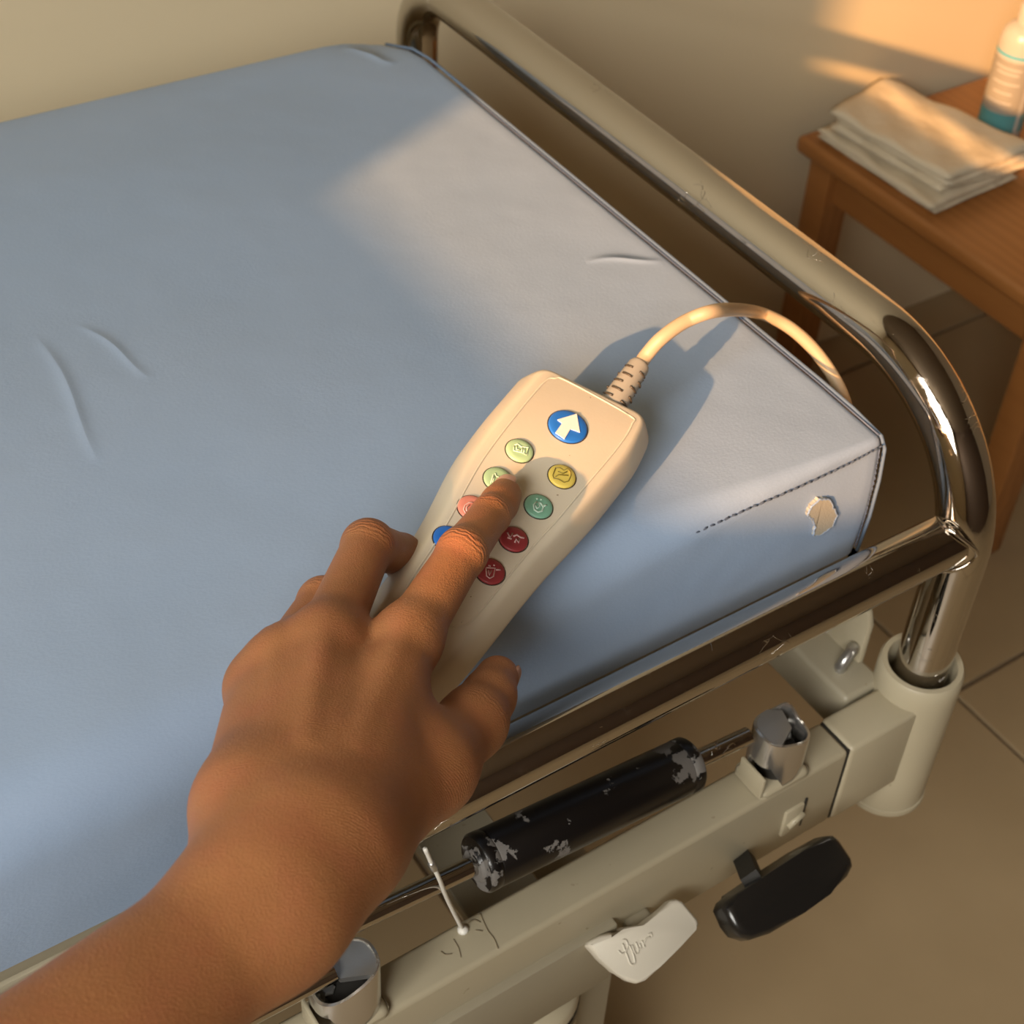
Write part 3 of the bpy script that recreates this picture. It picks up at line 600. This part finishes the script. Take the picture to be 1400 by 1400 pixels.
    cab = [e1 - ax * .002, e1 + ax * .006, V(*(-0.1081, 0.0772, 0.0580)), V(*(-0.0920, 0.0768, 0.0640)), V(*(-0.0704, 0.0754, 0.0640)), V(*(0.0120, 0.1280, -0.0007)), V(*(0.0200, 0.1094, -0.0015)), V(*(0.0230, 0.0881, -0.0053)), V(*(0.0240, 0.0684, -0.0135)), V(*(0.0240, 0.0542, -0.0244)), V(*(0.0220, 0.0435, -0.0387)), V(*(0.0220, 0.0364, -0.0688)), V(.02, .03, -.2)]
    obj('cable', tube(bmesh.new(), crom(cab, 8), .0039, 16), M_['cable'], root)
remote()

# ------------------------------------------------------------------ the hand and forearm
def person():
    J = {}
    def j(name, p, r): J[name] = (np.array(p), r)
    j('Ib', (-0.4114, -0.1220, 0.0780), .0185); j('Mb', (-0.4203, -0.1161, 0.0820), .018); j('Rb', (-0.4271, -0.1066, 0.0800), .018); j('Lb', (-0.4279, -0.0906, 0.0730), .0178)
    j('I', (-0.3324, -0.0401, 0.0600), .0128); j('M', (-0.3633, -0.0277, 0.0660), .0130); j('R', (-0.3817, -0.0239, 0.0600), .0122); j('L', (-0.3927, -0.0233, 0.0500), .0120)
    j('Ip', (-0.2863, -0.0095, 0.0620), .0108); j('Id', (-0.2573, 0.0121, 0.0535), .0092); j('It', (-0.2410, 0.0250, 0.0480), .0083)
    j('Mp', (-0.3161, 0.0228, 0.0540), .0114); j('Md', (-0.2939, 0.0320, 0.0290), .0098); j('Mt', (-0.2908, 0.0251, 0.0100), .0080)
    j('Rp', (-0.3463, 0.0088, 0.0460), .0108); j('Rd', (-0.3312, 0.0141, 0.0200), .0088); j('Rt', (-0.3222, 0.0018, 0.0090), .0080)
    j('Lp', (-0.3720, 0.0027, 0.0360), .0098); j('Ld', (-0.3661, 0.0030, 0.0140), .0080); j('Lt', (-0.3544, -0.0090, 0.0090), .0072)
    j('Tc', (-0.4032, -0.1158, 0.0640), .0215); j('Tm', (-0.3509, -0.0908, 0.0440), .0175); j('Ti', (-0.3189, -0.0721, 0.0310), .0134); j('Tt', (-0.2921, -0.0503, 0.0220), .0098)
    j('Wu', (-0.4472, -0.1284, 0.0800), .0165); j('Wr', (-0.4406, -0.1360, 0.0780), .0215)
    j('Fu', (-0.4989, -0.1471, 0.0940), .0185); j('Fr', (-0.4959, -0.1599, 0.0920), .0205)
    eu = J['Fu'][0] + (J['Fu'][0] - J['Wu'][0]) * 2.4; er = J['Fr'][0] + (J['Fr'][0] - J['Wr'][0]) * 2.4
    J['Eu'] = (eu, .0215); J['Er'] = (er, .0270)
    def cap(p, a, b, ra=None, rb=None):
        A, r0 = J[a] if isinstance(a, str) else a; B, r1 = J[b] if isinstance(b, str) else b
        if ra: r0 = ra
        if rb: r1 = rb
        ba = B - A; t = np.clip(((p - A) @ ba) / (ba @ ba), 0, 1)
        return np.linalg.norm(p - A - t[:, None] * ba, axis=1) - (r0 + (r1 - r0) * t)
    def smin(a, b, k):
        h = np.clip(.5 + .5 * (b - a) / k, 0, 1); return b + (a - b) * h - k * h * (1 - h)
    def sph(p, c, r): return np.linalg.norm(p - c, axis=1) - r
    up = np.array([0, 0, 1.])
    def mid(a, b, t, dz=0): return J[a][0] * (1 - t) + J[b][0] * t + up * dz
    def sdf(p):
        d = cap(p, 'Ib', 'I')
        for a, b in (('Mb', 'M'), ('Rb', 'R'), ('Lb', 'L')): d = smin(d, cap(p, a, b), .013)
        d = smin(d, cap(p, 'Tc', 'Tm'), .018)
        d = smin(d, cap(p, (mid('Ib', 'I', .75, -.008), .010), (mid('Tc', 'Tm', .9, 0), .011)), .016)      # web of the thumb
        d = smin(d, cap(p, 'Wu', 'Lb'), .016); d = smin(d, cap(p, 'Wr', 'Ib'), .016); d = smin(d, cap(p, 'Wr', 'Tc'), .014)
        d = smin(d, cap(p, 'Wu', 'Mb'), .012)
        fa = smin(cap(p, 'Wu', 'Eu'), cap(p, 'Wr', 'Er'), .014)
        fa = smin(fa, cap(p, (mid('Wu', 'Wr', .5, .001), .0175), (mid('Eu', 'Er', .5, .001), .0290)), .012)
        d = smin(d, fa, .020)
        for k, hgt in (('I', .0035), ('M', .0042), ('R', .003), ('L', .002)):                                # knuckle and tendon relief
            d = smin(d, sph(p, J[k][0] + up * hgt * .35, J[k][1] * .86), .012)
            b = {'I': 'Ib', 'M': 'Mb', 'R': 'Rb', 'L': 'Lb'}[k]
            d = smin(d, cap(p, (J[k][0] + up * (J[k][1] - .003), .0026), (mid(k, b, .7, J[b][1] * .74), .0022)), .006)
        out = d
        def fing(a, b, c, e, bump, r0):
            f = cap(p, a, b, ra=r0); f = smin(f, cap(p, b, c), .004); f = smin(f, cap(p, c, e), .003)
            f = smin(f, sph(p, J[b][0] + bump * .0012, J[b][1] * .88), .004)
            m2 = (J[c][0] * .4 + J[e][0] * .6) - up * .0010; f = smin(f, sph(p, m2, J[e][1] * 1.02), .004)
            return f
        F = [fing('I', 'Ip', 'Id', 'It', up, .0126), fing('M', 'Mp', 'Md', 'Mt', up, .0128), fing('R', 'Rp', 'Rd', 'Rt', up, .011), fing('L', 'Lp', 'Ld', 'Lt', up, .0105)]
        res = np.full(len(p), 1e3)
        for f in F: res = np.minimum(res, smin(out, f, .008))
        t = smin(cap(p, 'Tm', 'Ti'), cap(p, 'Ti', 'Tt'), .010)
        t = smin(t, sph(p, J['Ti'][0] * .45 + J['Tt'][0] * .55 + np.array([.0015, -.0010, 0]), .0112), .005)
        res = np.minimum(res, smin(out, t, .010))
        return res
    # surface nets on a sparse grid
    h = .00105; allp = np.array([v[0] for v in J.values()]); lo = allp.min(0) - .05; hi = allp.max(0) + .05
    B = 12; nb = np.ceil((hi - lo) / (h * B)).astype(int)
    bi = np.stack(np.meshgrid(*[np.arange(k) for k in nb], indexing='ij'), -1).reshape(-1, 3)
    cen = lo + (bi + .5) * B * h
    dc = sdf(cen); keep = bi[np.abs(dc) < B * h * .95]
    off = np.stack(np.meshgrid(*[np.arange(B + 1)] * 3, indexing='ij'), -1)          # shared nodes
    verts = {}; VL = []; key2 = {}
    cells_idx = []; cells_pos = []; node_sign = {}
    quads_edges = []
    corner = np.array([(i, j_, k) for i in (0, 1) for j_ in (0, 1) for k in (0, 1)])
    edges = [(a, b) for a in range(8) for b in range(a + 1, 8) if np.abs(corner[a] - corner[b]).sum() == 1]
    nn = nb * B + 2; stride = np.array([nn[1] * nn[2], nn[2], 1])
    cid, cpos, qd = [], [], []
    for s in range(0, len(keep), 60):
        kb = keep[s:s + 60]
        pts = (lo + (kb[:, None, None, None, :] * B + off[None]) * h).reshape(-1, 3)
        D = sdf(pts).reshape(len(kb), B + 1, B + 1, B + 1)
        c8 = np.stack([D[:, i:i + B, j_:j_ + B, k:k + B] for i, j_, k in corner], -1)
        sg = c8 < 0; act = sg.any(-1) & ~sg.all(-1)
        bidx, ci, cj, ck = np.nonzero(act); vals = c8[act]
        num = np.zeros((len(vals), 3)); cnt = np.zeros(len(vals))
        for a, b in edges:
            va, vb = vals[:, a], vals[:, b]; cr_ = (va < 0) != (vb < 0); t = np.where(cr_, va / np.where(cr_, va - vb, 1), 0)
            num += np.where(cr_[:, None], corner[a] + t[:, None] * (corner[b] - corner[a]), 0); cnt += cr_
        g_ = kb[bidx] * B + np.stack([ci, cj, ck], -1)
        cid.append(g_ @ stride); cpos.append(lo + (g_ + num / cnt[:, None]) * h)
        for ax in range(3):                                            # edge from the cell's min corner along axis
            e = np.zeros(3, int); e[ax] = 1; b_ = int(e @ np.array([4, 2, 1])); f = sg[..., 0] != sg[..., b_]
            bb, ii, jj, kk = np.nonzero(f); g2 = (kb[bb] * B + np.stack([ii, jj, kk], -1)) @ stride
            qd.append(np.stack([g2, np.full(len(g2), ax), sg[..., 0][f].astype(int)], -1))
    cid = np.concatenate(cid); cpos = np.concatenate(cpos); qd = np.concatenate(qd)
    order = np.argsort(cid); cid = cid[order]; cpos = cpos[order]
    st = stride; faces = []
    for ax in range(3):
        u_, v_ = (ax + 1) % 3, (ax + 2) % 3; q_ = qd[qd[:, 1] == ax]
        ids = np.stack([q_[:, 0], q_[:, 0] - st[u_], q_[:, 0] - st[u_] - st[v_], q_[:, 0] - st[v_]], -1)
        ps = np.searchsorted(cid, ids); ps = np.clip(ps, 0, len(cid) - 1); ok = (cid[ps] == ids).all(-1)
        f = ps[ok]; sg_ = q_[ok, 2]; f[sg_ == 0] = f[sg_ == 0][:, ::-1]; faces.append(f)
    faces = np.concatenate(faces)
    # light smoothing
    P_ = cpos.copy(); n_ = len(P_)
    E_ = np.concatenate([faces[:, [0, 1]], faces[:, [1, 2]], faces[:, [2, 3]], faces[:, [3, 0]]])
    for it in range(3):
        acc = np.zeros_like(P_); cn = np.zeros(n_)
        for a, b in ((0, 1), (1, 0)):
            for q_ in range(3): acc[:, q_] += np.bincount(E_[:, a], P_[E_[:, b], q_], n_)
            cn += np.bincount(E_[:, a], minlength=n_)
        P_ = P_ * .5 + acc / np.maximum(cn, 1)[:, None] * .5
    me = bpy.data.meshes.new('person_body'); me.from_pydata(P_.tolist(), [], faces.tolist()); me.update()
    # crease strength and a coordinate along each finger for the skin folds
    cre = np.zeros(n_); alo = np.zeros(n_)
    def addc(a, b, c, w, amp):
        nonlocal cre, alo
        A, Bq = J[a][0], J[b][0]; dv = (Bq - A) / np.linalg.norm(Bq - A); Cq = J[c][0]
        s_ = (P_ - Cq) @ dv; dist = np.linalg.norm(P_ - Cq, axis=1); m_ = amp * np.exp(-(s_ / w) ** 2) * (dist < J[c][1] * 1.9) * np.clip((P_[:, 2] - Cq[2]) / .006 + .2, 0, 1)
        big = m_ > cre; cre = np.where(big, m_, cre); alo = np.where(big, s_, alo)
    addc('I', 'Id', 'Ip', .0045, .8); addc('Ip', 'It', 'Id', .003, .8); addc('M', 'Mp', 'Mp', .006, .9); addc('Tm', 'Tt', 'Ti', .004, .35); addc('R', 'Rp', 'Rp', .005, .6)
    for k, b in (('I', 'Ib'), ('M', 'Mb'), ('R', 'Rb')): addc(b, k, k, .008, .12)
    # fine cross folds over the back of the hand toward the wrist
    hd = J['M'][0] - J['Mb'][0]; Lh = np.linalg.norm(hd); hd = hd / Lh; s_ = (P_ - J['Mb'][0]) @ hd
    m_ = .30 * np.exp(-((s_ - .022) / .040) ** 2); big = m_ > cre; cre = np.where(big, m_, cre); alo = np.where(big, s_ * 2.3, alo)
    for nm, arr in (('crease', cre), ('along', alo)):
        at = me.attributes.new(nm, 'FLOAT', 'POINT'); at.data.foreach_set('value', arr.astype(np.float32))
    body = obj('person', me, M_['skin'])
    tag(body, 'bare brown forearm and left hand of a person pressing a button on the control', 'person')
    # nails
    def nail(c, along, dors, w, l, r, name='fingernail'):
        c = Vector(c); along = Vector(along).normalized(); dors = Vector(dors); dors = (dors - along * dors.dot(along)).normalized(); side = along.cross(dors)
        bm = bmesh.new(); G_ = []
        nu, nv = 10, 10
        for i in range(nu + 1):
            row = []
            for k in range(nv + 1):
                u = i / nu * 2 - 1; v = k / nv * 2 - 1
                uu = u * math.sqrt(1 - v * v * .32); vv = v * math.sqrt(1 - u * u * .32)
                ang = vv * w / r
                row.append(bm.verts.new(c + along * (uu * l) + side * (math.sin(ang) * r) + dors * ((math.cos(ang) - 1) * r - .0005 * uu * uu)))
            G_.append(row)
        for i in range(nu):
            for k in range(nv): bm.faces.new((G_[i][k], G_[i + 1][k], G_[i + 1][k + 1], G_[i][k + 1]))
        geo = bmesh.ops.extrude_face_region(bm, geom=list(bm.faces)); 
        for v in geo['geom']:
            if isinstance(v, bmesh.types.BMVert): v.co -= dors * .0007
        o = obj(name, bm, M_['nail'], body); return o
    It, Id = Vector(J['It'][0]), Vector(J['Id'][0]); al_ = (It - Id).normalized()
    dors = V(-.25, .10, 1)
    dd = (dors - al_ * dors.dot(al_)).normalized()
    nail(It + al_ * .0022 + dd * (.0080), al_, dd, .0056, .0058, .0078)
    Tt, Ti = Vector(J['Tt'][0]), Vector(J['Ti'][0]); al_ = (Tt - Ti).normalized(); dors = V(.95, -.75, -.05); dd = (dors - al_ * dors.dot(al_)).normalized()
    nail(Tt + al_ * .0005 + dd * .0096, al_, dd, .0062, .0068, .0095)
person()

# ------------------------------------------------------------------ wooden bench with towels and bottle
def bench():
    zt = -.345
    root = tag(empty('wooden_table', (.9, .53, FZ)), 'low orange-brown wooden table against the wall beyond the bed end', 'table')
    bm = bmesh.new(); box(bm, .636, 1.30, .30, .722, zt - .022, zt, .007, 4); obj('table_top', bm, M_['wood'], root, auto=40)
    bm = bmesh.new(); box(bm, .664, .680, .35, .69, zt - .075, zt - .0225, .001, 1); obj('apron', bm, M_['wood'], root, auto=40)
    for y in (.335, .69): bm = bmesh.new(); box(bm, .70, 1.24, y, y + .016, zt - .075, zt - .0225, .001, 1); obj('apron', bm, M_['wood'], root, auto=40)
    bm = bmesh.new(); box(bm, 1.25, 1.266, .35, .69, zt - .075, zt - .0225, .001, 1); obj('apron', bm, M_['wood'], root, auto=40)
    for x in (.652, 1.236):
        for y in (.318, .672):
            bm = bmesh.new(); box(bm, x, x + .042, y, y + .036, FZ, zt - .022, .003, 2); obj('leg', bm, M_['wood'], root, auto=40)
    # folded towels
    def cloth(name, corners, z0, layers, th, label, seed):
        rnd = random.Random(seed); r0 = tag(empty(name, (corners[0][0], corners[0][1], z0)), label, 'towel', 'folded towels on the wooden table')
        for L_ in range(layers):
            bm = bmesh.new(); n_ = 26; G_ = [[], []]
            jx = [rnd.uniform(-.004, .004) for _ in range(8)]
            c = [Vector((x + jx[i], y + jx[i + 4])) for i, (x, y) in enumerate(corners)]
            for sidev in (0, 1):
                for i in range(n_ + 1):
                    row = []
                    for k in range(n_ + 1):
                        u, v = i / n_, k / n_; e = min(u, 1 - u, v, 1 - v)
                        p = (c[0] * (1 - u) + c[1] * u) * (1 - v) + (c[3] * (1 - u) + c[2] * u) * v
                        wob = .0035 * math.sin(u * 7 + seed + L_) * math.cos(v * 5 + seed)
                        edge = min(1, e / .05); hh = th * .5 * math.sqrt(max(0, 1 - (1 - edge) ** 2))
                        dx = .003 * math.sin(v * 9 + L_ * 2 + seed) * (1 - edge); dy = .003 * math.sin(u * 11 + L_ + seed) * (1 - edge)
                        fold = .0025 * math.sin((u * 1.2 + v) * 14 + seed) * (1 if sidev else 0) * edge
                        mid_ = z0 + L_ * th + th * .5
                        # the stack sags and ripples as one
                        base_w = abs(wob) * .8 * (L_ + 1) / layers
                        row.append(bm.verts.new((p.x + dx, p.y + dy, mid_ + (hh if sidev else -hh) + base_w * (1 if sidev or L_ else 0) + fold * .5)))
                    G_[sidev].append(row)
            for s_ in (0, 1):
                for i in range(n_):
                    for k in range(n_): bm.faces.new((G_[s_][i][k], G_[s_][i + 1][k], G_[s_][i + 1][k + 1], G_[s_][i][k + 1]))
            bmesh.ops.remove_doubles(bm, verts=bm.verts, dist=.0002)
            obj('fold_layer', bm, M_['towel'], r0)
        return r0
    lower = [(.650, .700), (.648, .512), (.795, .520), (.790, .705)]
    upper = [(.655, .690), (.668, .520), (.815, .515), (.765, .728)]
    cloth('folded_towel', lower, zt + .0005, 2, .0075, 'off-white folded towel lying directly on the wooden table, lowest of the stack', 1)
    cloth('folded_towel', upper, zt + .0175, 3, .0085, 'off-white folded towel on top of the stack, its folded edge catching the sun', 5)
    # bottle
    bx, by = .850, .603
    r1 = tag(empty('pump_bottle', (bx, by, zt)), 'white plastic bottle with teal and beige label standing beside the towels', 'bottle')
    bm = bmesh.new(); lathe(bm, (bx, by, zt), (0, 0, 1), [(.0235, .0005), (.0262, .003), (.0268, .008), (.0268, .122), (.0262, .130), (.0240, .138), (.0195, .1435), (.0125, .1465), (.0122, .150)], 48); obj('body', bm, M_['bottle'], r1, auto=60)
    bm = bmesh.new(); lathe(bm, (bx, by, zt), (0, 0, 1), [(.0135, .149), (.0135, .168), (.0125, .170), (.006, .171), (.0055, .186)], 32); obj('cap', bm, M_['bottle'], r1, auto=40)
    bm = bmesh.new(); lathe(bm, (bx, by, zt), (0, 0, 1), [(.0055, .184), (.0110, .186), (.0115, .196), (.009, .199)], 24); tube(bm, [(bx, by, zt + .192), (bx + .03, by - .01, zt + .191), (bx + .038, by - .012, zt + .185)], .0045, 10); obj('pump_head', bm, M_['bottle'], r1, auto=40)
    def band(a0, a1, z0, z1, m_, nm, rr=.02695, par=r1):
        bm = bmesh.new(); n_ = max(3, int(abs(a1 - a0) / 6)); V0 = []
        for k in range(n_ + 1):
            a = math.radians(a0 + (a1 - a0) * k / n_); V0.append((bm.verts.new((bx + rr * math.cos(a), by + rr * math.sin(a), zt + z0)), bm.verts.new((bx + rr * math.cos(a), by + rr * math.sin(a), zt + z1))))
        for a, b in zip(V0, V0[1:]): bm.faces.new((a[0], b[0], b[1], a[1]))
        return obj(nm, bm, M_[m_], par)
    lb = band(-230, 30, .022, .108, 'label_grey', 'label')
    band(-228, -106, .016, .043, 'label_teal', 'label_block', .0270, lb); band(-95, 20, .020, .043, 'label_teal', 'label_block', .0270, lb)
    band(-240, 40, .112, .1155, 'label_cyan', 'label_stripe', .0270, lb)
    band(-106, -95, .018, .106, 'bottle', 'label_divider', .02705, lb)
    bmz = [(.098, -200, -125), (.092, -190, -130), (.080, -195, -122), (.068, -185, -135), (.056, -200, -130)]
    for z, a, b in bmz: band(a, b, z, z + .0022, 'bottle', 'label_text', .02702, lb)
    for k in range(12): band(-88, -88 + 45 + 12 * math.sin(k * 1.7), .052 + k * .0044, .0534 + k * .0044, 'label_line', 'label_text', .02702, lb)
    for k in range(3): band(-82, -50 + 6 * math.sin(k), .026 + k * .005, .0272 + k * .005, 'bottle', 'label_text', .02705, lb)
bench()
